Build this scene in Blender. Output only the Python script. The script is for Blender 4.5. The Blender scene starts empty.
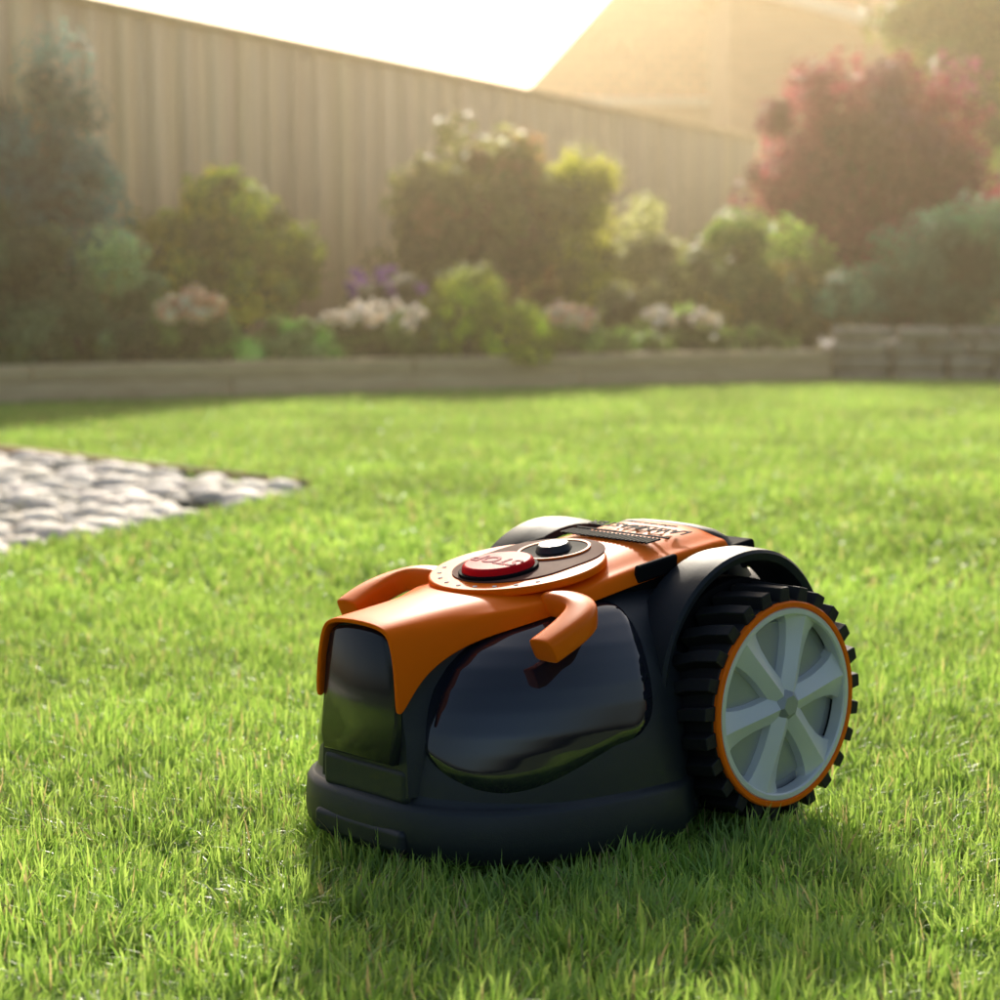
import bpy, bmesh, math, random
import numpy as np
from mathutils import Vector, Matrix
random.seed(3); R=np.random.default_rng(7)
sc=bpy.context.scene
sc.view_settings.view_transform='Standard'; sc.view_settings.look='None'; sc.view_settings.exposure=0
col=sc.collection

# ---------------- materials ----------------
def newmat(name):
    m=bpy.data.materials.new(name); m.use_nodes=True
    nt=m.node_tree; b=nt.nodes['Principled BSDF']; return m,nt,b
def N(nt,t,**kw):
    n=nt.nodes.new(t)
    for k,v in kw.items():
        if k in n.inputs: n.inputs[k].default_value=v
        else: setattr(n,k,v)
    return n
def plastic(name,c,rough,bump=0.0,bscale=300,coat=0,metal=0,var=.12,spec=.5):
    m,nt,b=newmat(name)
    b.inputs['Roughness'].default_value=rough; b.inputs['Metallic'].default_value=metal
    b.inputs['Coat Weight'].default_value=coat; b.inputs['Coat Roughness'].default_value=.06
    b.inputs['Specular IOR Level'].default_value=spec
    tc=N(nt,'ShaderNodeTexCoord')
    n=N(nt,'ShaderNodeTexNoise',Scale=9.0,Detail=5.0); nt.links.new(tc.outputs['Object'],n.inputs['Vector'])
    r=N(nt,'ShaderNodeMix',data_type='RGBA')
    r.inputs[6].default_value=(c[0]*(1-var),c[1]*(1-var),c[2]*(1-var),1); r.inputs[7].default_value=(min(1,c[0]*(1+var)),c[1]*(1+var),c[2]*(1+var),1)
    nt.links.new(n.outputs['Fac'],r.inputs[0]); nt.links.new(r.outputs[2],b.inputs['Base Color'])
    mr=N(nt,'ShaderNodeMapRange'); mr.inputs['To Min'].default_value=rough*.8; mr.inputs['To Max'].default_value=rough*1.25
    nt.links.new(n.outputs['Fac'],mr.inputs['Value']); nt.links.new(mr.outputs['Result'],b.inputs['Roughness'])
    if bump:
        n2=N(nt,'ShaderNodeTexNoise',Scale=float(bscale),Detail=3.0); nt.links.new(tc.outputs['Object'],n2.inputs['Vector'])
        bp=N(nt,'ShaderNodeBump',Strength=bump,Distance=.001); nt.links.new(n2.outputs['Fac'],bp.inputs['Height']); nt.links.new(bp.outputs['Normal'],b.inputs['Normal'])
    return m
M_or=plastic('orange_plastic',(.95,.17,.004),.40,.04,600,var=.04,spec=.022)
M_ors=plastic('orange_plastic_gloss',(.95,.17,.004),.30,.04,600,var=.04,spec=.12)
M_dk=plastic('dark_grey_plastic',(.020,.024,.029),.42,.2,900,spec=.42)
M_fd=plastic('fender_plastic',(.024,.028,.033),.5,.2,900,spec=.16)
M_gl=plastic('smoked_gloss',(.012,.014,.022),.05,0,coat=.9)
M_wn=plastic('sensor_window_gloss',(.012,.013,.018),.16,0,coat=.15,spec=.4)
M_bk=plastic('black_plastic',(.012,.012,.013),.6,.1,700,spec=.01)
M_pn=plastic('panel_brown_grey',(.16,.075,.055),.6,.05,600,spec=.01)
M_sv=plastic('silver_plastic',(.34,.36,.38),.34,.08,700,metal=.25)
M_sv2=plastic('silver_light',(.68,.70,.72),.30,.08,700,metal=.15)
M_rd=plastic('red_plastic',(.66,.012,.018),.4,0,spec=.010)
M_wh=plastic('white_print',(.8,.8,.78),.5,spec=.0)
M_rb=plastic('tyre_rubber',(.014,.014,.015),.6,.3,500,spec=.35)

def leafmat(name,trans=.45,rough=.5,tint=(1,1,1),worldvar=0.25,spec=.3):
    m,nt,b=newmat(name)
    a=N(nt,'ShaderNodeVertexColor'); a.layer_name='Col'
    g=N(nt,'ShaderNodeNewGeometry')
    n=N(nt,'ShaderNodeTexNoise',Scale=1.6,Detail=4.0); nt.links.new(g.outputs['Position'],n.inputs['Vector'])
    mr=N(nt,'ShaderNodeMapRange'); mr.inputs['From Min'].default_value=.3; mr.inputs['From Max'].default_value=.7
    mr.inputs['To Min'].default_value=1-worldvar; mr.inputs['To Max'].default_value=1+worldvar
    nt.links.new(n.outputs['Fac'],mr.inputs['Value'])
    v=N(nt,'ShaderNodeVectorMath',operation='SCALE'); nt.links.new(a.outputs['Color'],v.inputs[0]); nt.links.new(mr.outputs['Result'],v.inputs['Scale'])
    nt.links.new(v.outputs[0],b.inputs['Base Color']); b.inputs['Roughness'].default_value=rough
    b.inputs['Specular IOR Level'].default_value=spec
    t=N(nt,'ShaderNodeBsdfTranslucent')
    v2=N(nt,'ShaderNodeVectorMath',operation='MULTIPLY'); v2.inputs[1].default_value=(1.8*tint[0],1.7*tint[1],1.3*tint[2])
    nt.links.new(v.outputs[0],v2.inputs[0]); nt.links.new(v2.outputs[0],t.inputs['Color'])
    mx=N(nt,'ShaderNodeMixShader'); mx.inputs[0].default_value=trans
    nt.links.new(b.outputs[0],mx.inputs[1]); nt.links.new(t.outputs[0],mx.inputs[2])
    nt.links.new(mx.outputs[0],nt.nodes['Material Output'].inputs['Surface'])
    return m
M_grass=leafmat('grass_blades',.52,.36,worldvar=.24,spec=.5)
M_leaf=leafmat('leaves',.5,.5)
M_petal=leafmat('petals',.4,.6,(.62,.6,.7),.05)
def noisemat(name,c1,c2,scale,rough=.8,bump=.3,dist=.01,detail=6,attr=False):
    m,nt,b=newmat(name); g=N(nt,'ShaderNodeNewGeometry')
    n=N(nt,'ShaderNodeTexNoise',Scale=float(scale),Detail=float(detail)); nt.links.new(g.outputs['Position'],n.inputs['Vector'])
    cr=N(nt,'ShaderNodeValToRGB'); cr.color_ramp.elements[0].position=.35; cr.color_ramp.elements[1].position=.68
    cr.color_ramp.elements[0].color=(*c1,1); cr.color_ramp.elements[1].color=(*c2,1)
    nt.links.new(n.outputs['Fac'],cr.inputs[0]); last=cr.outputs[0]
    if attr:
        a=N(nt,'ShaderNodeVertexColor'); a.layer_name='Col'
        v=N(nt,'ShaderNodeVectorMath',operation='MULTIPLY'); nt.links.new(last,v.inputs[0]); nt.links.new(a.outputs['Color'],v.inputs[1]); last=v.outputs[0]
    nt.links.new(last,b.inputs['Base Color']); b.inputs['Roughness'].default_value=rough
    bp=N(nt,'ShaderNodeBump',Strength=bump,Distance=dist); nt.links.new(n.outputs['Fac'],bp.inputs['Height']); nt.links.new(bp.outputs['Normal'],b.inputs['Normal'])
    return m
M_soil=noisemat('soil',(.06,.08,.025),(.12,.15,.05),14)
M_bed=noisemat('bed_soil',(.05,.035,.025),(.12,.09,.06),9)
M_bark=noisemat('bark',(.07,.05,.035),(.16,.12,.09),30)
M_stone=noisemat('pebble_stone',(.74,.67,.58),(.93,.88,.79),25,.7,.2,.003,attr=True)
M_wall=noisemat('wall_stone',(.46,.38,.28),(.64,.55,.43),12,.85,.5,.02,attr=True)
def woodmat(name,c1,c2,sx,sz):
    m,nt,b=newmat(name); g=N(nt,'ShaderNodeNewGeometry')
    mp=N(nt,'ShaderNodeMapping'); mp.inputs['Scale'].default_value=(sx,sx,sz); nt.links.new(g.outputs['Position'],mp.inputs['Vector'])
    n=N(nt,'ShaderNodeTexNoise',Scale=1.0,Detail=6.0); nt.links.new(mp.outputs[0],n.inputs['Vector'])
    cr=N(nt,'ShaderNodeValToRGB'); cr.color_ramp.elements[0].position=.3; cr.color_ramp.elements[1].position=.72
    cr.color_ramp.elements[0].color=(*c1,1); cr.color_ramp.elements[1].color=(*c2,1)
    nt.links.new(n.outputs['Fac'],cr.inputs[0])
    a=N(nt,'ShaderNodeVertexColor'); a.layer_name='Col'
    v=N(nt,'ShaderNodeVectorMath',operation='MULTIPLY'); nt.links.new(cr.outputs[0],v.inputs[0]); nt.links.new(a.outputs['Color'],v.inputs[1])
    nt.links.new(v.outputs[0],b.inputs['Base Color']); b.inputs['Roughness'].default_value=.8
    bp=N(nt,'ShaderNodeBump',Strength=.4,Distance=.005); nt.links.new(n.outputs['Fac'],bp.inputs['Height']); nt.links.new(bp.outputs['Normal'],b.inputs['Normal'])
    return m
M_fence=woodmat('fence_wood',(.90,.66,.38),(.97,.78,.50),14,1.2)
M_sleeper=woodmat('sleeper_wood',(.72,.51,.28),(.92,.70,.42),6,40)

# ---------------- helpers ----------------
def empty(name,loc=(0,0,0)):
    e=bpy.data.objects.new(name,None); e.empty_display_size=.1; e.location=loc; col.objects.link(e); return e
def link(name,me,mat,parent=None,smooth=True,angle=35):
    o=bpy.data.objects.new(name,me); col.objects.link(o)
    if mat is not None: me.materials.append(mat)
    if smooth:
        me.polygons.foreach_set('use_smooth',[True]*len(me.polygons))
        me.set_sharp_from_angle(angle=math.radians(angle))
    if parent: o.parent=parent
    return o
def mesh_obj(name,v,f,mat,parent=None,smooth=True,angle=35,recalc=True):
    me=bpy.data.meshes.new(name); me.from_pydata([tuple(p) for p in v],[],f)
    if recalc:
        bm=bmesh.new(); bm.from_mesh(me); bmesh.ops.recalc_face_normals(bm,faces=bm.faces); bm.to_mesh(me); bm.free()
    return link(name,me,mat,parent,smooth,angle)
def bev(o,w,s=3):
    m=o.modifiers.new('b','BEVEL'); m.width=w; m.segments=s; m.limit_method='ANGLE'; m.angle_limit=math.radians(35)
    for p in o.data.polygons: p.use_smooth=True
    o.data.set_sharp_from_angle(angle=math.radians(180))
    m.harden_normals=True
    return o
def box(name,c,s,mat,parent=None,b=0,rot=(0,0,0)):
    v=[(x*s[0]/2,y*s[1]/2,z*s[2]/2) for x in(-1,1) for y in(-1,1) for z in(-1,1)]
    f=[(0,1,3,2),(4,6,7,5),(0,4,5,1),(2,3,7,6),(0,2,6,4),(1,5,7,3)]
    o=mesh_obj(name,v,f,mat,parent,smooth=False); o.location=c; o.rotation_euler=rot
    if b: bev(o,b)
    return o
def disc(name,c,r,h,mat,parent=None,rot=(0,0,0),b=.001,n=64,r2=None):
    r2=r if r2 is None else r2
    v=[];f=[]
    for i in range(n):
        a=2*math.pi*i/n; v.append((r*math.cos(a),r*math.sin(a),-h/2)); 
    for i in range(n):
        a=2*math.pi*i/n; v.append((r2*math.cos(a),r2*math.sin(a),h/2))
    f=[(i,(i+1)%n,n+(i+1)%n,n+i) for i in range(n)]+[tuple(range(n))[::-1],tuple(range(n,2*n))]
    o=mesh_obj(name,v,f,mat,parent,smooth=False); o.location=c; o.rotation_euler=rot
    if b: bev(o,b)
    return o
def lathe(name,prof,mat,parent,n=72,closed=True):
    v=[];f=[];k=len(prof)
    for i in range(n):
        a=2*math.pi*i/n
        for r,y in prof: v.append((r*math.cos(a),y,r*math.sin(a)))
    for i in range(n):
        j=(i+1)%n
        for q in range(k if closed else k-1):
            q2=(q+1)%k
            f.append((i*k+q,i*k+q2,j*k+q2,j*k+q))
    return mesh_obj(name,v,f,mat,parent,True,30)
def loft(name,rings,mat,parent,cap0=True,cap1=True,closed=True,angle=35):
    v=[];f=[];n=len(rings[0])
    for r in rings: v+=list(r)
    for i in range(len(rings)-1):
        for j in range(n if closed else n-1):
            k=(j+1)%n
            f.append((i*n+j,i*n+k,(i+1)*n+k,(i+1)*n+j))
    if cap0: f.append(tuple(range(n)))
    if cap1: f.append(tuple((len(rings)-1)*n+j for j in range(n)))
    return mesh_obj(name,v,f,mat,parent,True,angle)

# ---------------- MOWER ----------------
mow=empty('robotic_lawn_mower',(.147,2.126,0)); mow.rotation_euler=(0,0,math.radians(222))
AXZ=.105
def sstep(a,b,x):
    t=max(0,min(1,(x-a)/(b-a))); return t*t*(3-2*t)
PA,PB=.088,.118
def outline(xf,W,n,xr=-.105,z=0,pinch=True,num=120):
    xc=.12; pts=[]
    for i in range(num):
        a=2*math.pi*i/num; c,s=math.cos(a),math.sin(a)
        L=(xf-xc) if c>0 else (xc-xr)
        nn=n if c>0 else 6
        x=xc+L*math.copysign(abs(c)**(2/nn),c); y=W*math.copysign(abs(s)**(2/nn),s)
        if pinch:
            k=sstep(PA,PB,x); lim=.118/W if W>.118 else 1
            y*=lim+(1-lim)*k
        pts.append((x,y,z))
    return pts
rings=[outline(*t[:3],z=t[3]) for t in [(.355,.155,3,-.004),(.366,.166,3,-.006),(.372,.1715,3,.002),(.374,.172,3,.014),(.3725,.171,3,.038),(.370,.169,3,.0425),(.366,.166,3,.0445),(.364,.1645,3,.046),(.361,.1635,3,.052)]]
loft('bumper_skirt',rings,M_dk,mow,angle=50)
up=[(.362,.165,3.0,.044),(.360,.1640,3.0,.060),(.357,.1625,3.0,.074),(.352,.1600,3.0,.090),(.347,.157,3.0,.105),(.339,.152,2.9,.125),(.329,.146,2.8,.143),(.315,.137,2.7,.160),(.296,.127,2.6,.175),(.272,.114,2.5,.189),(.248,.102,2.5,.200),(.222,.09,2.5,.208),(.19,.08,2.5,.214)]
loft('upper_body',[outline(*t[:3],z=t[3]) for t in up],M_dk,mow,angle=60)
def prof(z):
    for i in range(len(up)-1):
        if up[i][3]<=z<=up[i+1][3]:
            t=(z-up[i][3])/(up[i+1][3]-up[i][3]); return [up[i][q]*(1-t)+up[i+1][q]*t for q in range(3)]
    return list(up[-1][:3])
for sgn,nm_ in((1,'cover_left'),(-1,'cover_right')):
    v=[];f=[];rows=[]
    NA=72; nr=52
    for ri in range(nr):
        row=[]; tt=ri/(nr-1)
        a0=math.radians(12+4*abs(2*tt-1)**8); a1=math.radians(88-3*abs(2*tt-1)**8)
        for k in range(NA):
            s=k/(NA-1); a=a0+(a1-a0)*s
            zb=.080-.027*math.sin(math.pi*min(1,s*1.1))**1.1+.008*s + .006*abs(2*s-1)**10
            zt=.2115-.006*abs(2*s-1)**8
            z=zb+(zt-zb)*(tt**.85); u=prof(z)
            c,sn=math.cos(a),math.sin(a); xc=.12
            e=min(s,1-s)*NA/2.5; e2=min(tt,1-tt)*nr/2.5
            off=.0042*min(1,e)**.5*min(1,e2)**.5-.001+.006*math.sin(math.pi*s)**.8*math.sin(math.pi*tt)**.8
            x=xc+(u[0]-xc+off)*abs(c)**(2/u[2]); y=(u[1]+off)*abs(sn)**(2/u[2])
            row.append(len(v)); v.append((x,sgn*y,z+off*.4))
        rows.append(row)
    for i in range(nr-1):
        for k in range(NA-1): f.append((rows[i][k],rows[i][k+1],rows[i+1][k+1],rows[i+1][k]))
    mesh_obj(nm_,v,f,M_gl,mow,True,60)
def section(x,w,zt,ze):
    half=[(0,zt),(.35*w,zt-.0006),(.62*w,zt-.003),(.82*w,zt-.009),(.93*w,zt-(zt-ze)*.38),(.985*w,zt-(zt-ze)*.68),(w,ze)]
    return [(x,-y,z) for y,z in half[::-1]]+[(x,y,z) for y,z in half[1:]]
st=[(.374,.060,.2045,.122),(.365,.0605,.206,.130),(.353,.061,.2075,.147),(.337,.062,.2095,.162),(.314,.0635,.2125,.174),(.287,.068,.2155,.184),(.257,.079,.219,.192),(.235,.089,.2225,.198),(.20,.094,.2275,.205),(.16,.095,.2345,.211),(.12,.093,.2415,.218),(.08,.092,.2485,.224),(.03,.091,.2555,.231),(-.03,.090,.262,.238)]
o=loft('orange_hood',[section(*s) for s in st],M_or,mow,False,False,closed=False,angle=80)
s=o.modifiers.new('sub','SUBSURF'); s.levels=2; s.render_levels=2
s=o.modifiers.new('sol','SOLIDIFY'); s.thickness=.004; s.offset=-1
s2=o.modifiers.new('b','BEVEL'); s2.width=.001; s2.segments=2; s2.limit_method='ANGLE'
def nose(x,w,zt,ze,wb):
    p=section(x,w,zt,ze); return p+[(x,wb,.10),(x,wb+.003,.05),(x,-wb-.003,.05),(x,-wb,.10)]
loft('nose_block',[nose(.3645,.0555,.199,.121,.060),nose(.35,.0563,.201,.126,.066),nose(.33,.0565,.203,.140,.070),nose(.30,.058,.205,.160,.074),nose(.26,.068,.210,.17,.08)],M_dk,mow,angle=50)
def win(x,k,dz=0):
    p=[(x,y*k,z-(z-.13)*(1-k)) for _,y,z in section(x,.0545,.1985,.118)]
    return p+[(x,.054*k,.095),(x,.050*k,.078+dz),(x,-.050*k,.078+dz),(x,-.054*k,.095)]
wr=[[(x+ (.004 if z<.1 else 0),y,z) for x,y,z in q] for q in (win(.356,1),win(.3675,.985),win(.3705,.94,.003))]
loft('front_sensor_window',wr,M_wn,mow,angle=50)
box('chin_step',(.3535,0,.058),(.026,.124,.036),M_dk,mow,.008)
box('bumper_step',(.3660,-.0,.010),(.018,.13,.022),M_dk,mow,.006)
st=[(-.0295,.0895,.2615,.20),(-.033,.0905,.2635,.20),(-.045,.089,.262,.195),(-.058,.086,.254,.19),(-.080,.082,.228,.18),(-.095,.078,.18,.15)]
loft('rear_cover',[section(*s) for s in st],M_fd,mow,True,True,closed=False,angle=50)
box('hood_fill',(.04,0,.219),(.24,.165,.028),M_bk,mow,.004,(0,math.radians(8),0))
slope=math.radians(9.6)
D=empty('deck'); D.parent=mow; D.location=(.172,-.003,.2308); D.rotation_euler=(0,slope,0)
disc('deck_ring',(0,0,.0015),.087,.008,M_or,D,b=.0025,n=96)
def capsule(name,x0,x1,r,z,h,mat,b=.001):
    n=24; pts=[]
    for i in range(n+1):
        a=-math.pi/2+math.pi*i/n; pts.append((x1+r*math.cos(a),r*math.sin(a)))
    for i in range(n+1):
        a=math.pi/2+math.pi*i/n; pts.append((x0+r*math.cos(a),r*math.sin(a)))
    v=[(x,y,z-h/2) for x,y in pts]+[(x,y,z+h/2) for x,y in pts]; m=len(pts)
    f=[(i,(i+1)%m,m+(i+1)%m,m+i) for i in range(m)]+[tuple(range(m)),tuple(range(m,2*m))]
    return bev(mesh_obj(name,v,f,mat,D,False),b)
capsule('button_panel',-.034,.002,.062,.0060,.0016,M_pn,.0004)
disc('stop_button_base',(.024,0,.0075),.039,.005,M_bk,D,b=.001)
disc('stop_button',(.024,0,.0115),.0365,.010,M_rd,D,b=.003,r2=.034)
disc('knob_recess',(-.050,0,.0069),.034,.002,M_bk,D,b=.0005)
lathe('knob_ring',[(.034,-.001),(.034,.0012),(.0365,.0012),(.0365,-.001)],M_or,D).rotation_euler=(math.pi/2,0,0)
bpy.data.objects['knob_ring'].location=(-.050,0,.0076)
disc('knob',(-.050,0,.0105),.019,.008,M_dk,D,b=.002,n=10,r2=.016)
def text(name,body,size,loc,mat,parent,ext=.0003):
    cu=bpy.data.curves.new(name,'FONT'); cu.body=body; cu.size=size; cu.extrude=ext; cu.align_x='CENTER'; cu.align_y='CENTER'
    o=bpy.data.objects.new(name,cu); col.objects.link(o); o.parent=parent; o.location=loc; o.rotation_euler=(0,0,-math.pi/2); cu.materials.append(mat); cu.offset=.0003
    return o
M_txt=plastic('light_red_print',(.95,.55,.50),.4,spec=0)
text('stop_text','STOP',.026,(.024,0,.0168),M_txt,D)
for i in range(9):
    a=math.radians(-62+i*15.5); r=.076
    disc('icon',(.0+r*math.cos(a),r*math.sin(a),.0058),.0022,.0006,M_wh,D,b=0,n=12)
V=empty('rear_panel'); V.parent=mow; V.location=(.0,0,.2588); V.rotation_euler=(0,math.radians(6.6),0)
for i in range(22):
    y=-.06+.12*i/21
    box('vent',(.050,y,.0018),(.020,.0030,.0018),M_bk,V,0)
box('logo_line',(.032,0,.0016),(.0028,.13,.0014),M_bk,V,0)
text('logo_text','LAWNMASTER',.021,(.008,0,.0022),M_bk,V,.0004)
text('model_text','cordless robotic mower',.007,(-.012,0,.0018),M_bk,V)
for sg in(1,-1):
    box('side_window',(.078,sg*.0915,.2335),(.056,.007,.018),M_bk,mow,.003,(sg*math.radians(-10),math.radians(8),0))
def sweep(name,path,w,h,mat):
    rings=[]
    P=[Vector(p) for p in path]
    for i,p in enumerate(P):
        d=(P[min(i+1,len(P)-1)]-P[max(i-1,0)]).normalized(); up_=Vector((0,0,1)); sd=d.cross(up_).normalized(); u=sd.cross(d).normalized()
        k=1 if 0<i<len(P)-1 else .93
        r=[]
        for a,b in[(-1,-.82),(-1,.6),(-.8,1),(.8,1),(1,.6),(1,-.82),(.86,-1),(-.86,-1)]:
            r.append(tuple(p+sd*(a*w/2*k)+u*(b*h/2*k)))
        rings.append(r)
    o=loft(name,rings,mat,mow,angle=80); s=o.modifiers.new('s','SUBSURF'); s.levels=2; s.render_levels=2; return o
for sg in(1,-1):
    sweep('carry_handle',[(x+.017,sg*y,z+(.004 if sg<0 else 0)) for x,y,z in [(.188,.07,.2130),(.187,.095,.2130),(.189,.117,.2115),(.198,.132,.207),(.216,.139,.200),(.235,.141,.192),(.250,.140,.185),(.255,.1395,.1825),(.256,.1395,.182)]],.032,.024,M_ors)
    pr=[]; n=48; ex=0 if sg>0 else .008
    for i in range(n+1):
        a=math.radians(-50+ (152+50)*i/n); ro=.127+(.018+ex)*max(0,math.sin(a))-.010*sstep(math.radians(100),math.radians(150),a)
        ca,sa=math.cos(a),math.sin(a)
        yo=.150
        prof_=[(ro-.010,yo-.003),(ro-.003,yo),(ro,yo-.003),(ro+.001,yo-.015),(ro+.001,.115),(ro-.003,.096),(ro-.012,.096),(ro-.012,yo-.015)]
        pr.append([(r*ca,sg*y,AXZ+r*sa) for r,y in prof_])
    loft('wheel_fender',pr,M_fd,mow,angle=40)
    disc('wheel_well',(0,sg*.115,AXZ),.116,.03,M_bk,mow,(math.pi/2,0,0),b=.002)
    Wl=empty('wheel'); Wl.parent=mow; Wl.location=(0,sg*.19,AXZ); Wl.scale=(1,sg,1)
    Wl.rotation_euler=(0,math.radians(12),0)
    lathe('tyre',[(.097,-.052),(.1005,-.050),(.101,-.004),(.099,-.0015),(.094,-.002),(.094,-.05)],M_rb,Wl)
    v=[];f=[]
    nl=25
    for i in range(nl):
        a=2*math.pi*i/nl; da=.068
        b0=len(v)
        for (y,tw) in((-.054,-.11),(-.026,-.03),(-.0005,.0)):
            for(r,k) in((.099,1.1),(.1135,.80)):
                for s_ in(-1,1):
                    aa=a+tw+s_*da*k
                    v.append((r*math.cos(aa),y,r*math.sin(aa)))
        for q in(0,4):
            A=[b0+q+j for j in range(8)]
            f+=[(A[0],A[4],A[6],A[2]),(A[1],A[3],A[7],A[5]),(A[2],A[6],A[7],A[3]),(A[0],A[1],A[5],A[4])]
        f+=[(b0,b0+2,b0+3,b0+1),(b0+8,b0+9,b0+11,b0+10)]
    bev(mesh_obj('tread_lugs',v,f,M_rb,Wl,False),.0012,2)
    lathe('rim_ring',[(.0935,-.012),(.0935,.001),(.0945,.0025),(.0985,.0025),(.0998,.001),(.0998,-.012)],M_ors,Wl)
    lathe('rim',[(.086,-.012),(.0865,.0005),(.088,.002),(.0925,.002),(.0934,.001),(.0934,-.012)],M_sv2,Wl)
    lathe('wheel_dish',[(.0001,-.030),(.088,-.022),(.088,-.016),(.06,-.017),(.03,-.018),(.0001,-.018)],M_sv,Wl)
    ns=6
    for i in range(ns):
        a=2*math.pi*i/ns
        prr=[]
        for r,w,zt in[(.010,.013,.002),(.026,.0125,.002),(.045,.0125,.0005),(.062,.0145,-.001),(.075,.018,-.002),(.087,.026,-.002)]:
            sec=[(-w-.003,-.018),(-w,zt-.004),(-w*.55,zt-.0005),(0,zt+.0032),(w*.55,zt-.0005),(w,zt-.004),(w+.003,-.018)]
            ca,sa=math.cos(a),math.sin(a)
            prr.append([(r*ca-s_*sa,y,r*sa+s_*ca) for s_,y in sec])
        loft('spoke',prr,M_sv2,Wl,closed=False,angle=14)
        am=a+math.pi/ns; ca,sa=math.cos(am),math.sin(am)
        pet=[(.022,-.001),(.022,.001)]
        for k in range(9):
            t=1-2*k/8; pet.append((.080*math.cos(t*.30)-.001,.080*math.sin(t*.30)))
        v=[(x*ca-y*sa,-.0175,x*sa+y*ca) for x,y in pet]+[(x*ca-y*sa,-.009-.005*((x-.022)/.056),x*sa+y*ca) for x,y in pet]
        m=len(pet); f=[(k,(k+1)%m,m+(k+1)%m,m+k) for k in range(m)]+[tuple(range(m)),tuple(range(m,2*m))]
        bev(mesh_obj('wheel_petal',v,f,M_sv,Wl,False),.0018,2)
    hb=lathe('hub',[(.0001,.0075),(.010,.0075),(.0125,.0055),(.017,.002),(.018,-.015),(.0001,-.015)],M_sv,Wl,n=6,closed=False)
for sg in(1,-1): disc('front_caster',(.27,sg*.09,.03),.035,.02,M_bk,mow,(math.pi/2,0,0))

# ---------------- ground ----------------
GZ=-.034
v=[(-250,-60,GZ),(250,-60,GZ),(250,500,GZ),(-250,500,GZ)]
mesh_obj('lawn_ground',v,[(0,1,2,3)],M_soil,None,False)
PEB=[(-.48,5.25),(-1.60,6.46),(-2.5,7.43),(-3.6,6.9),(-3.6,3.0),(-1.40,3.02),(-.97,4.02),(-.62,4.85)]
def inpoly(x,y,P):
    c=np.zeros(x.shape,bool); n=len(P); j=n-1
    for i in range(n):
        xi,yi=P[i]; xj,yj=P[j]
        c^=((yi>y)!=(yj>y))&(x<(xj-xi)*(y-yi)/(yj-yi)+xi); j=i
    return c
def border(x): return np.where(x<1.85,8.92+(x+2.125)*.53,11.08-(x-1.85)*.1)
def allowed(x,y): 
    wob=.03*np.sin(x*9+y*5)
    return (~inpoly(x+wob*.6,y+wob,PEB))&(y<border(x)-.0)
def blades(n,size,wid,hmin,hmax,seed):
    r=np.random.default_rng(seed)
    bx=r.uniform(-size/2,size/2,n); by=r.uniform(-size/2,size/2,n)
    ph=r.uniform(0,6,6)
    cl=np.sin(bx*37+ph[0]+2*np.sin(by*13+ph[1]))*np.sin(by*31+ph[2]+2*np.sin(bx*17+ph[3]))
    h=r.uniform(hmin,hmax,n)*(.95+.22*cl)
    a=r.uniform(0,2*np.pi,n); da=3*np.sin(bx*19+ph[4])+3*np.sin(by*23+ph[5]); pick=r.uniform(0,1,n)<.5; a=np.where(pick,da+r.normal(0,.5,n),a)
    lean=np.clip(np.abs(r.normal(.35,.75,n)),.02,1.7)
    w=wid*r.uniform(.5,1.25,n)
    fa=a+r.normal(0,.6,n)+np.pi/2
    V=np.zeros((n,7,3))
    lv=[0,.42,.78,1.0]; ww=[.8,1,.72,0]
    for k,(t,wk) in enumerate(zip(lv,ww)):
        off=h*t*np.sin(lean*t*1.1); z=h*t*np.cos(lean*t*.9)
        cx=bx+off*np.cos(a); cy=by+off*np.sin(a)
        dx=np.cos(fa)*w*wk/2; dy=np.sin(fa)*w*wk/2
        if k<3:
            V[:,2*k]=np.stack([cx-dx,cy-dy,z],1); V[:,2*k+1]=np.stack([cx+dx,cy+dy,z],1)
        else: V[:,6]=np.stack([cx,cy,z],1)
    g=r.uniform(0,1,n)[:,None]
    c=np.array([.17,.32,.055])*(1-g)+np.array([.39,.54,.15])*g
    dry=r.uniform(0,1,n)<.06; c[dry]=np.array([.52,.45,.25])*r.uniform(.6,1.1,(dry.sum(),1))
    return V,c
def quadmesh(name,V,C,kind):
    n=len(V); k=V.shape[1]
    me=bpy.data.meshes.new(name); me.vertices.add(n*k); me.vertices.foreach_set('co',V.reshape(-1).astype(np.float32))
    if kind=='blade': pat=[(0,1,3,2),(2,3,5,4),(4,5,6)]
    else: pat=[tuple(range(k))]
    b=(np.arange(n)*k)[:,None]
    li=np.concatenate([b+np.array([i for p in pat for i in p])[None]],1).reshape(-1)
    ln=np.array([len(p) for p in pat]); tot=np.tile(ln,n); st_=np.concatenate([[0],np.cumsum(tot)[:-1]])
    me.loops.add(len(li)); me.loops.foreach_set('vertex_index',li.astype(np.int32))
    me.polygons.add(len(tot)); me.polygons.foreach_set('loop_start',st_.astype(np.int32))
    ca=me.color_attributes.new('Col','FLOAT_COLOR','POINT')
    cc=np.ones((n,k,4),np.float32); cc[:,:,:3]=C[:,None,:]
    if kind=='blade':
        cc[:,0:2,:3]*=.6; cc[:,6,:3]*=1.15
    ca.data.foreach_set('color',cc.reshape(-1))
    me.update(calc_edges=True); me.validate()
    me.polygons.foreach_set('use_smooth',[True]*len(me.polygons))
    return me
T=.5
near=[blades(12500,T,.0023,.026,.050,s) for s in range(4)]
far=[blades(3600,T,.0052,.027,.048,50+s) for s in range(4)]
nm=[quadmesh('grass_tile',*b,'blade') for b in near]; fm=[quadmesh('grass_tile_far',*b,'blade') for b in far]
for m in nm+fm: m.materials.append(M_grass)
LG=empty('lawn_grass')
y=1.0; cnt=0
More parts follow.
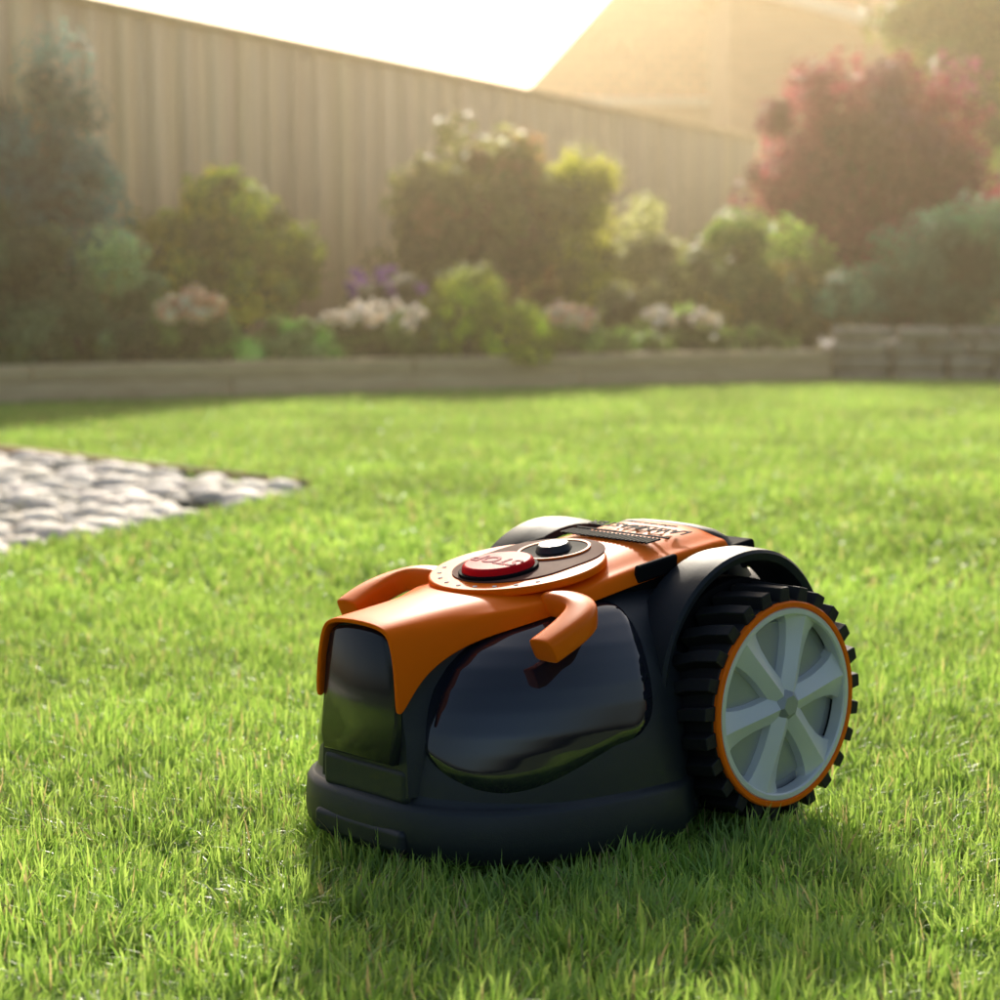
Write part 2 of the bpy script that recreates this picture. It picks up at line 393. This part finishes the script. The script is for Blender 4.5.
while y<11.6:
    xm=.25*y+.8; x=-math.ceil(xm/T)*T
    while x<xm:
        cx,cy=x+T/2,y+T/2
        isnear=cy<3.3; lib=near if isnear else far; ml=nm if isnear else fm
        k=random.randrange(4); rot=random.randrange(4)
        V_,C_=lib[k]; ang=rot*math.pi/2; ca,sa=round(math.cos(ang)),round(math.sin(ang))
        bx=V_[:,0:2,0].mean(1); by=V_[:,0:2,1].mean(1)
        wx=cx+bx*ca-by*sa; wy=cy+bx*sa+by*ca
        ok=allowed(wx,wy)
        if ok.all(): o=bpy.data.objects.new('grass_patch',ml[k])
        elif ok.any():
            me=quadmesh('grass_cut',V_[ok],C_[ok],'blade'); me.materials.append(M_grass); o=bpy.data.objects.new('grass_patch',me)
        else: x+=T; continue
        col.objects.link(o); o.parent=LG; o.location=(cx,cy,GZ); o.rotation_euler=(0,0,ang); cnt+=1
        x+=T
    y+=T

def joined(name,parts,mat,smooth=True,parent=None):
    Vs=[];Fs=[];Cs=[];o=0
    for v_,f_,c_ in parts:
        Vs.append(v_); Fs.append(f_+o); Cs.append(np.tile(np.array([*c_,1.]),(len(v_),1))); o+=len(v_)
    V=np.concatenate(Vs);F=np.concatenate(Fs);C=np.concatenate(Cs); k=F.shape[1]
    me=bpy.data.meshes.new(name); me.vertices.add(len(V)); me.vertices.foreach_set('co',V.reshape(-1).astype(np.float32))
    me.loops.add(F.size); me.loops.foreach_set('vertex_index',F.reshape(-1).astype(np.int32))
    me.polygons.add(len(F)); me.polygons.foreach_set('loop_start',(np.arange(len(F))*k).astype(np.int32))
    a=me.color_attributes.new('Col','FLOAT_COLOR','POINT'); a.data.foreach_set('color',C.reshape(-1).astype(np.float32))
    me.update(calc_edges=True); me.validate(); me.materials.append(mat)
    if smooth: me.polygons.foreach_set('use_smooth',[True]*len(me.polygons))
    ob=bpy.data.objects.new(name,me); col.objects.link(ob)
    if parent: ob.parent=parent
    return ob
bm=bmesh.new(); bmesh.ops.create_icosphere(bm,subdivisions=2,radius=1); IV=np.array([v.co[:] for v in bm.verts]); IF=np.array([[v.index for v in f.verts] for f in bm.faces]); bm.free()
parts=[]
for i in range(2300):
    x=R.uniform(-2.9,-.45); y=R.uniform(3.0,7.4)
    if not inpoly(np.array([x]),np.array([y]),PEB)[0]: continue
    s=R.uniform(.032,.066); sc3=np.array([s*R.uniform(.9,1.5),s*R.uniform(.8,1.1),s*R.uniform(.38,.58)])
    a=R.uniform(0,6.3); v=IV*(1+.12*np.sin(IV[:,[1,2,0]]*2.5+R.uniform(0,6,3)))*sc3
    v=np.stack([v[:,0]*math.cos(a)-v[:,1]*math.sin(a),v[:,0]*math.sin(a)+v[:,1]*math.cos(a),v[:,2]],1)+np.array([x,y,GZ+R.uniform(.002,.017)])
    g=R.choice([1,.9,.75,.5,.3],p=[.46,.27,.16,.07,.04]); parts.append((v,IF,(g,g*R.uniform(.95,.99),g*R.uniform(.88,.96))))
joined('pebble_bed',parts,M_stone)
def beam(p,q,w,z0,z1,c,n=1):
    p=np.array(p,float);q=np.array(q,float);d=(q-p)/np.linalg.norm(q-p);nn=np.array([-d[1],d[0]])*w/2
    pts=[p-nn,q-nn,q+nn,p+nn]
    v=np.array([[*a,z0] for a in pts]+[[*a,z1] for a in pts])
    f=np.array([[0,3,2,1],[4,5,6,7],[0,1,5,4],[1,2,6,5],[2,3,7,6],[3,0,4,7]])
    return v,f,c
joined('pebble_edging',[beam((-.49,5.28),(-1.6,6.48),.03,GZ,.006,(.5,.45,.4)),beam((-1.602,6.482),(-2.6,7.56),.03,GZ,.006,(.45,.42,.38))],M_sleeper,False)

bp=[(-4.5,7.70),(1.85,11.06),(3.0,10.96),(8,10.5),(8,30),(-4.5,30)]
mesh_obj('planting_bed_ground',[(x,y+.05,.10) for x,y in bp],[tuple(range(len(bp)))],M_bed,None,False)
parts=[]
P0=np.array([-4.4,7.72]);P1=np.array([1.70,10.945]);L=np.linalg.norm(P1-P0);d=(P1-P0)/L; s=0
while s<L:
    e=min(s+1.8,L)
    g=R.uniform(.8,1.05); parts.append((*beam(P0+d*(s+.004),P0+d*(e-.004),.1,GZ-.01,.075,0)[:2],(g,g,g*.97)))
    s=e
s=-.9
while s<L:
    a=max(s,0);e=min(s+1.8,L)
    g=R.uniform(.85,1.05); parts.append((*beam(P0+d*(a+.004),P0+d*(e-.004),.096,.079,.15,0)[:2],(g,g,g*.96)))
    s+=1.8
o=joined('timber_sleeper_edging',parts,M_sleeper,False); m=o.modifiers.new('b','BEVEL'); m.width=.006; m.segments=2
parts=[]
for rI in range(4):
    s=0; A=np.array([1.72,11.0]); B=np.array([5.6,10.65]); dd=(B-A)/np.linalg.norm(B-A); Lw=np.linalg.norm(B-A)
    while s<Lw:
        w=R.uniform(.12,.34); h=.078; c=A+dd*(s+w/2); zc=GZ+.037+rI*.076
        g=R.uniform(.75,1.1)
        v=IV.copy(); v=np.sign(v)*np.abs(v)**.4; v=v*np.array([w/2,.09,h/2])*(1+R.uniform(-.03,.03,(len(v),3)))
        v=np.stack([v[:,0]*dd[0]-v[:,1]*dd[1],v[:,0]*dd[1]+v[:,1]*dd[0],v[:,2]],1)+np.array([c[0],c[1]+R.uniform(-.012,.012),zc])
        parts.append((v,IF,(g,g*.97,g*.9))); s+=w+.002
joined('stone_garden_wall',parts,M_wall,True)

# ---------------- fence ----------------
F0=np.array([-3.2,8.03]);F1=np.array([2.45,20.6]);fd=(F1-F0);FL=np.linalg.norm(fd);fd/=FL;fn=np.array([fd[1],-fd[0]])
FE=empty('timber_fence'); parts=[]; s=0;i=0
while s<FL:
    w=.145; off=fn*(.010 if i%2 else 0.0)+fn*R.uniform(-.002,.002)
    g=R.uniform(.80,1.02); zt=1.86+R.uniform(-.004,.004)
    parts.append((*beam(F0+fd*s+off,F0+fd*(s+w+.012)+off,.018,GZ,zt,0)[:2],(g,g*R.uniform(.95,1),g*R.uniform(.88,1)))); s+=w; i+=1
joined('boards',parts,M_fence,False,FE)
parts=[(*beam(F0,F1,.07,1.865,1.90,0)[:2],(.6,.56,.5))]
s=0
while s<FL+.1:
    p=F0+fd*s-fn*.09; parts.append((*beam(p-fd*.05,p+fd*.05,.1,GZ,1.84,0)[:2],(.75,.72,.68))); s+=1.83
for z in(.3,1.0,1.6): parts.append((*beam(F0-fn*.03,F1-fn*.03,.036,z,z+.08,0)[:2],(.8,.78,.72)))
joined('posts_and_rails',parts,M_fence,False,FE)
FE2=empty('timber_fence'); parts=[];s=0;G0=F1+np.array([.06,0]);G1=np.array([12.,19.5]);gd=(G1-G0);GL=np.linalg.norm(gd);gd/=GL;i=0
while s<GL:
    g=R.uniform(.75,1.0); off=np.array([0,-.012*(i%2)])
    parts.append((*beam(G0+gd*s+off,G0+gd*(s+.157)+off,.018,GZ,1.7,0)[:2],(g,g*.97,g*.92))); s+=.145;i+=1
joined('boards',parts,M_fence,False,FE2)

# ---------------- foliage ----------------
def leaves(ells,n,leaf,cols,seed,up=.4,clump=.26,K=26,asp=.5,inner=.45):
    r=np.random.default_rng(seed); W=np.array([e[6] if len(e)>6 else e[3]*e[5] for e in ells]); W=W/W.sum()
    P=[];Cc=[];Nn=[]
    for e,w in zip(ells,W):
        m=int(n*w); c=np.array(e[:3]); rad=np.array(e[3:6])
        kk=max(6,int(K)); dirs=r.normal(size=(kk,3)); dirs/=np.linalg.norm(dirs,axis=1)[:,None]
        rr=r.uniform(inner,1.12,kk)[:,None]; cc=c+dirs*rad*rr
        cs=clump*r.uniform(.55,1.3,kk); br=r.uniform(.4,1.6,kk)
        idx=r.integers(0,kk,m); q=r.normal(size=(m,3)); q/=np.linalg.norm(q,axis=1)[:,None]; q*=(r.uniform(0,1,m)**.45)[:,None]
        p=cc[idx]+q*rad.mean()*cs[idx][:,None]*1.6
        P.append(p); t=r.uniform(0,1,m)[:,None]; cA=np.array(cols[0]);cB=np.array(cols[1]); base=cA*(1-t)+cB*t
        if len(cols)>2:
            third=r.uniform(0,1,kk)<.3; base=np.where(third[idx][:,None],base*.3+np.array(cols[2])*.7,base)
        Cc.append(base*br[idx][:,None]); Nn.append(q+dirs[idx]*.6+np.array([0,0,up]))
    P=np.concatenate(P);C=np.concatenate(Cc);NN=np.concatenate(Nn)
    NN+=r.normal(size=NN.shape)*.55; NN/=np.linalg.norm(NN,axis=1)[:,None]
    a=r.normal(size=NN.shape); a-=NN*(a*NN).sum(1)[:,None]; a/=np.linalg.norm(a,axis=1)[:,None]; b=np.cross(NN,a)
    l=(leaf*r.uniform(.6,1.3,len(P)))[:,None]; w=l*asp
    V=np.stack([P-a*l/2,P+b*w/2-a*l*.05,P+a*l/2+NN*l*.1,P-b*w/2-a*l*.05],1)
    return V,np.clip(C,0,1)
def limbs(segs):
    parts=[]
    for p,q,r0,r1 in segs:
        p=np.array(p,float);q=np.array(q,float);d=q-p;d/=np.linalg.norm(d);a=np.cross(d,[.3,.9,.1]);a/=np.linalg.norm(a);b=np.cross(d,a);k=8
        t=np.arange(k)*2*np.pi/k; ring=np.cos(t)[:,None]*a+np.sin(t)[:,None]*b
        v=np.concatenate([p+ring*r0,q+ring*r1]); f=np.array([[i,(i+1)%k,k+(i+1)%k,k+i] for i in range(k)])
        parts.append((v,f,(1,1,1)))
    return parts
def plant(name,ells,n,leaf,cols,seed,stem=.02,flowers=None,gain=1.7,**kw):
    E=empty(name); e0=ells[0]
    cols=[tuple(min(.9,x*gain) for x in c) for c in cols]
    V,C=leaves(ells,n,leaf,cols,seed,**kw); V[:,:,2]=np.maximum(V[:,:,2],.105)
    me=quadmesh('foliage',V,C,'leaf'); me.materials.append(M_leaf); o=bpy.data.objects.new('foliage',me); col.objects.link(o); o.parent=E
    r=np.random.default_rng(seed+9); segs=[]
    for e in ells:
        base=np.array([e0[0],e0[1],.08]); c=np.array(e[:3])
        for k in range(6):
            mid=base+(c-base)*r.uniform(.3,.6)+r.normal(size=3)*np.array([.15,.15,.05])*e[3]
            dd=r.normal(size=3); dd/=np.linalg.norm(dd); dd[2]=abs(dd[2]); tip=c+dd*np.array(e[3:6])*.75
            segs+=[(base,mid,stem,stem*.6),(mid,tip,stem*.6,stem*.15)]
    ob=joined('stems',limbs(segs),M_bark,True,E)
    if flowers:
        fc,num,pr,fe=flowers
        Vs=[];Cs=[]
        for k in range(num):
            dd=r.normal(size=3); dd/=np.linalg.norm(dd); dd[2]=abs(dd[2])*.9; dd[1]=-abs(dd[1])
            c=np.array(fe[:3])+dd*np.array(fe[3:6])*r.uniform(.7,1.1)
            v,cl=leaves([(*c,pr,pr,pr*.8)],45,pr*.9,[fc,[min(1,x*1.25) for x in fc]],seed*31+k,K=8,clump=.4,asp=.8); Vs.append(v);Cs.append(np.clip(cl,np.array(fc)*.8,1))
        me=quadmesh('flowers',np.concatenate(Vs),np.clip(np.concatenate(Cs),0,.97),'leaf'); me.materials.append(M_petal); o=bpy.data.objects.new('flowers',me); col.objects.link(o); o.parent=E
    return E
G=lambda r,g,b:(r,g,b)
plant('blue_conifer_shrub',[(-2.25,9.95,1.2,.36,.3,.42),(-2.3,9.95,.7,.42,.3,.4),(-1.98,9.95,.95,.22,.2,.2)],14000,.06,[G(.03,.10,.12),G(.06,.20,.20)],1,asp=.28)
plant('feathery_shrub',[(-2.15,9.35,.46,.42,.28,.38),(-1.72,9.6,.3,.28,.22,.22)],14000,.065,[G(.05,.11,.055),G(.16,.26,.13)],2,asp=.25)
plant('golden_green_shrub',[(-1.40,10.7,.66,.34,.32,.34),(-1.15,10.7,.62,.25,.3,.3),(-1.68,10.7,.58,.26,.3,.3),(-1.40,10.7,.92,.20,.2,.16)],13000,.06,[G(.08,.14,.02),G(.28,.31,.04),G(.42,.37,.05)],3,K=40,clump=.22)
plant('mixed_tall_shrub',[(-.12,11.9,.98,.38,.35,.36),(-.25,11.9,.6,.42,.35,.42),(.12,12,.8,.30,.3,.45),(-.35,11.9,.95,.25,.25,.2)],16000,.062,[G(.08,.10,.035),G(.17,.18,.05),G(.24,.11,.07)],4,K=36,clump=.23)
plant('golden_conifer',[(.52,12.0,.62,.24,.22,.50),(.46,12.0,1.02,.18,.17,.28)],12000,.045,[G(.18,.21,.02),G(.40,.40,.05)],5,asp=.35)
plant('dwarf_yew',[(-.18,10.15,.36,.21,.18,.19),(.07,10.1,.25,.20,.17,.15),(-.30,10.1,.22,.15,.15,.12)],18000,.028,[G(.10,.17,.015),G(.32,.36,.03)],6,asp=.35,clump=.2,K=60,inner=.6)
plant('pale_shrub',[(.98,12.8,.6,.3,.3,.45),(.72,11.5,.32,.2,.2,.2),(.78,12.3,.5,.25,.25,.35)],10000,.05,[G(.12,.14,.06),G(.25,.26,.12)],7)
plant('flowering_green_shrub',[(1.40,12.2,.50,.42,.3,.38),(1.7,12,.35,.25,.25,.25)],11000,.06,[G(.06,.12,.03),G(.20,.25,.06),G(.38,.31,.10)],8,K=40,clump=.22)
plant('spreading_juniper',[(2.45,11.9,.48,.42,.32,.28),(2.2,11.7,.42,.4,.2,.12),(2.75,11.9,.72,.35,.3,.22),(1.95,11.6,.40,.2,.2,.10)],15000,.07,[G(.03,.11,.07),G(.08,.22,.13)],9,asp=.2)
plant('pink_rose_bush',[(-1.40,9.55,.24,.20,.14,.13)],3500,.05,[G(.07,.14,.03),G(.15,.24,.06)],11,.008,((.98,.66,.48),15,.040,(-1.38,9.38,.35,.15,.12,.11)))
plant('hosta_plant',[(-1.02,9.75,.19,.24,.14,.10)],1800,.10,[G(.12,.22,.06),G(.28,.40,.15)],12,.006)
plant('white_hydrangea',[(-.62,10.0,.22,.28,.15,.12)],4500,.05,[G(.07,.12,.03),G(.16,.22,.06)],13,.008,((.98,.88,.76),15,.032,(-.58,9.83,.31,.25,.10,.12)))
plant('purple_salvia',[(-.56,10.5,.34,.20,.15,.20)],4500,.04,[G(.06,.07,.05),G(.12,.12,.08)],14,.008,((.32,.14,.46),11,.028,(-.56,10.4,.44,.20,.12,.15)))
plant('pink_peony',[(.33,10.5,.2,.18,.14,.11)],3000,.05,[G(.08,.14,.03),G(.16,.24,.06)],15,.008,((.98,.68,.54),13,.038,(.33,10.36,.30,.12,.1,.09)))
plant('white_peony',[(.92,11.0,.2,.24,.14,.12)],3000,.05,[G(.08,.14,.03),G(.16,.24,.06)],16,.008,((.98,.88,.72),12,.032,(.92,10.84,.29,.2,.1,.1)))
plant('low_groundcover',[(-2.2+.36*i,9.2+.19*i,.16,.20,.12,.08) for i in range(11)],9000,.045,[G(.06,.12,.03),G(.19,.27,.07)],17,.004)
def tree(name,base,trunk_h,ells,n,leaf,cols,seed,tr=.05,**kw):
    E=empty(name); r=np.random.default_rng(seed)
    V,C=leaves(ells,n,leaf,cols,seed,**kw); me=quadmesh('foliage',V,C,'leaf'); me.materials.append(M_leaf); o=bpy.data.objects.new('foliage',me); col.objects.link(o); o.parent=E
    b=np.array(base,float); f=b+np.array([.05,0,trunk_h]); segs=[(b,f,tr,tr*.75)]
    for e in ells:
        for k in range(7):
            c=np.array(e[:3]); dd=r.normal(size=3); dd/=np.linalg.norm(dd)
            tip=c+dd*np.array(e[3:6])*.8; mid=f+(tip-f)*.5+r.normal(size=3)*.06; mid[2]+=.05
            segs+=[(f,mid,tr*.5,tr*.25),(mid,tip,tr*.25,tr*.05)]
    joined('trunk_and_limbs',limbs(segs),M_bark,True,E)
    return E
tree('japanese_maple',(2.45,14.1,.08),.55,[(2.25,14,1.66,.45,.5,.32),(2.65,14,1.50,.5,.5,.38),(2.0,14,1.18,.36,.45,.36),(2.5,14,1.05,.55,.5,.33),(2.95,14,1.15,.3,.4,.3),(2.4,13.9,.65,.5,.4,.22)],24000,.065,[G(.18,.025,.06),G(.34,.05,.11),G(.22,.06,.16)],21,asp=.45,clump=.26,K=34)
tree('deciduous_tree',(4.5,18.5,.0),1.6,[(4.0,18.5,2.6,.7,.8,.6),(4.8,18.8,2.6,.9,.8,.9),(4.5,18.5,1.9,.8,.8,.5),(4.2,18.6,3.1,.5,.5,.4)],22000,.10,[G(.12,.24,.06),G(.30,.42,.09),G(.42,.42,.10)],22,tr=.1)
tree('evergreen_hedge',(4,16.5,.0),.4,[(3.2+.8*i,16.3,.75,.55,.5,.75) for i in range(6)],22000,.09,[G(.04,.13,.07),G(.13,.25,.12)],23,tr=.05)

# ---------------- house ----------------
def tilemat():
    m,nt,b=newmat('roof_tiles'); g=N(nt,'ShaderNodeTexCoord')
    br=N(nt,'ShaderNodeTexBrick'); br.inputs['Scale'].default_value=1.0; br.inputs['Brick Width'].default_value=.25; br.inputs['Row Height'].default_value=.20; br.inputs['Mortar Size'].default_value=.012
    br.inputs['Color1'].default_value=(.68,.24,.10,1); br.inputs['Color2'].default_value=(.58,.18,.08,1); br.inputs['Mortar'].default_value=(.16,.08,.05,1)
    nt.links.new(g.outputs['UV'],br.inputs['Vector']); nt.links.new(br.outputs['Color'],b.inputs['Base Color']); b.inputs['Roughness'].default_value=.8
    bp_=N(nt,'ShaderNodeBump',Strength=.6,Distance=.02); nt.links.new(br.outputs['Fac'],bp_.inputs['Height']); bp_.invert=True; nt.links.new(bp_.outputs[0],b.inputs['Normal']); return m
def brickmat():
    m=tilemat(); m.name='brick'; br=[n for n in m.node_tree.nodes if n.type=='TEX_BRICK'][0]
    br.inputs['Brick Width'].default_value=.225; br.inputs['Row Height'].default_value=.075; br.inputs['Color1'].default_value=(.52,.22,.13,1); br.inputs['Color2'].default_value=(.42,.16,.09,1); br.inputs['Mortar'].default_value=(.45,.38,.32,1); br.inputs['Mortar Size'].default_value=.01
    return m
M_tile=tilemat(); M_brick=brickmat()
M_pvc=plastic('white_upvc',(.75,.74,.70),.4); M_glass=plastic('window_glass',(.03,.035,.04),.05)
def polyuv(name,faces,mat,parent,thick=0):
    v=[];f=[];uv=[]
    for F in faces:
        P=[Vector(p) for p in F]; n=(P[1]-P[0]).cross(P[2]-P[0]).normalized(); u=Vector((0,0,1)).cross(n)
        u=u.normalized() if u.length>.01 else Vector((1,0,0)); w=n.cross(u)
        f.append(tuple(range(len(v),len(v)+len(P))))
        for p in P: v.append(tuple(p)); uv.append((p.dot(u),p.dot(w)))
    me=bpy.data.meshes.new(name); me.from_pydata(v,[],f); l=me.uv_layers.new(name='UVMap')
    for i,x in enumerate(uv): l.data[i].uv=x
    o=link(name,me,mat,parent,False)
    if thick: s=o.modifiers.new('s','SOLIDIFY'); s.thickness=thick; s.offset=-1
    return o
H=empty('brick_house')
x0,x1,y0,y1,ze,zr=.55,9.5,30,38,3.1,7.2
polyuv('walls',[[(x0,y0,GZ),(x1,y0,GZ),(x1,y0,ze),(x0,y0,ze)],[(x1,y0,GZ),(x1,y1,GZ),(x1,y1,ze),(x1,y0,ze)],[(x1,y1,GZ),(x0,y1,GZ),(x0,y1,ze),(x1,y1,ze)],[(x0,y1,GZ),(x0,y0,GZ),(x0,y0,ze),(x0,y1,ze)]],M_brick,H)
o_=.3; a,b,c,d=(x0-o_,y0-o_,ze-.1),(x1+o_,y0-o_,ze-.1),(x1+o_,y1+o_,ze-.1),(x0-o_,y1+o_,ze-.1); r1,r2=(x0+3.2,34,zr),(x1-3.2,34,zr)
polyuv('roof',[[a,b,r2,r1],[b,c,r2],[c,d,r1,r2],[d,a,r1]],M_tile,H,.08)
box('gutter',((x0+x1)/2,y0-.36,ze-.12),(x1-x0+.7,.1,.1),M_pvc,H,.01)
for wx in(2.5,5,7.5):
    box('window_frame',(wx,y0-.02,1.6),(1.3,.08,1.2),M_pvc,H,.01); 
    for k in(-1,1): box('window_pane',(wx+k*.3,y0-.065,1.6),(.52,.02,1.02),M_glass,H)
polyuv('wing_walls',[[(2.9,27,GZ),(6.6,27,GZ),(6.6,27,3.2),(3.1,27,4.2),(2.9,27,4.2)],[(6.6,27,GZ),(6.6,29.95,GZ),(6.6,29.95,3.2),(6.6,27,3.2)],[(2.9,29.95,GZ),(2.9,27,GZ),(2.9,27,4.2),(2.9,29.95,4.2)]],M_brick,H)
polyuv('wing_roof',[[(2.7,26.8,4.36),(6.9,26.8,3.2),(6.9,29.9,3.2),(2.7,29.9,4.36)]],M_tile,H,.07)
box('bargeboard',(4.8,26.76,3.71),(4.4,.04,.16),M_pvc,H,.005,(0,math.atan2(1.16,4.2),0))
H2=empty('brick_house'); x0,x1,y0,y1,ze,zr=-1.2,.1,33,38,3.0,3.75
polyuv('walls',[[(x0,y0,GZ),(x1,y0,GZ),(x1,y0,ze),(x0,y0,ze)],[(x0,y1,GZ),(x0,y0,GZ),(x0,y0,ze),(x0,y1,ze)],[(x1,y0,GZ),(x1,y1,GZ),(x1,y1,ze),(x1,y0,ze)]],M_brick,H2)
polyuv('roof',[[(x0-.2,y0-.2,ze-.05),(x1+.2,y0-.2,ze-.05),(x1,35.5,zr),(x0+.6,35.5,zr)],[(x0-.2,38,ze-.05),(x0-.2,y0-.2,ze-.05),(x0+.6,35.5,zr)],[(x1+.2,y0-.2,ze-.05),(x1+.2,38,ze-.05),(x1,35.5,zr)]],M_tile,H2,.05)

# ---------------- added scatter volume: stands in for lens flare, brightens the background ----------------
hz=box('flare_glow_volume',(0,34,3.98),(50,60,8.0),None,None)
m=bpy.data.materials.new('flare_glow_scatter'); m.use_nodes=True; nt=m.node_tree; nt.nodes.clear()
out=nt.nodes.new('ShaderNodeOutputMaterial'); vs=nt.nodes.new('ShaderNodeVolumeScatter'); vs.inputs['Color'].default_value=(1,.82,.52,1); vs.inputs['Density'].default_value=.0115; vs.inputs['Anisotropy'].default_value=.75
nt.links.new(vs.outputs[0],out.inputs['Volume']); hz.data.materials.append(m)

# ---------------- light, sky, camera ----------------
EL=math.radians(26.5); AZ=math.radians(1)   # azimuth measured from +Y towards -X
sd=Vector((-math.sin(AZ)*math.cos(EL),math.cos(AZ)*math.cos(EL),math.sin(EL)))
L_=bpy.data.lights.new('sun','SUN'); L_.energy=5; L_.angle=math.radians(3.0); L_.color=(1,.89,.72)
so=bpy.data.objects.new('sun',L_); col.objects.link(so); so.rotation_euler=sd.to_track_quat('Z','Y').to_euler(); so.location=(0,5,6)
w=bpy.data.worlds.new('World'); sc.world=w; w.use_nodes=True; nt=w.node_tree
sky=nt.nodes.new('ShaderNodeTexSky'); sky.sky_type='NISHITA'; sky.sun_disc=False; sky.sun_elevation=EL; sky.sun_rotation=-AZ; sky.dust_density=6.0; sky.air_density=1.1
bg=nt.nodes['Background']; bg.inputs[1].default_value=.15; nt.links.new(sky.outputs[0],bg.inputs[0])
cd=bpy.data.cameras.new('camera'); cam=bpy.data.objects.new('camera',cd); col.objects.link(cam); sc.camera=cam
cam.location=(0,0,.51); cam.rotation_euler=(math.radians(90-5.98),0,0); cd.lens=75.6; cd.sensor_width=36; cd.clip_end=2000; cd.clip_start=.05
cd.dof.use_dof=True; cd.dof.focus_distance=1.91; cd.dof.aperture_fstop=6.2; cd.dof.aperture_blades=0
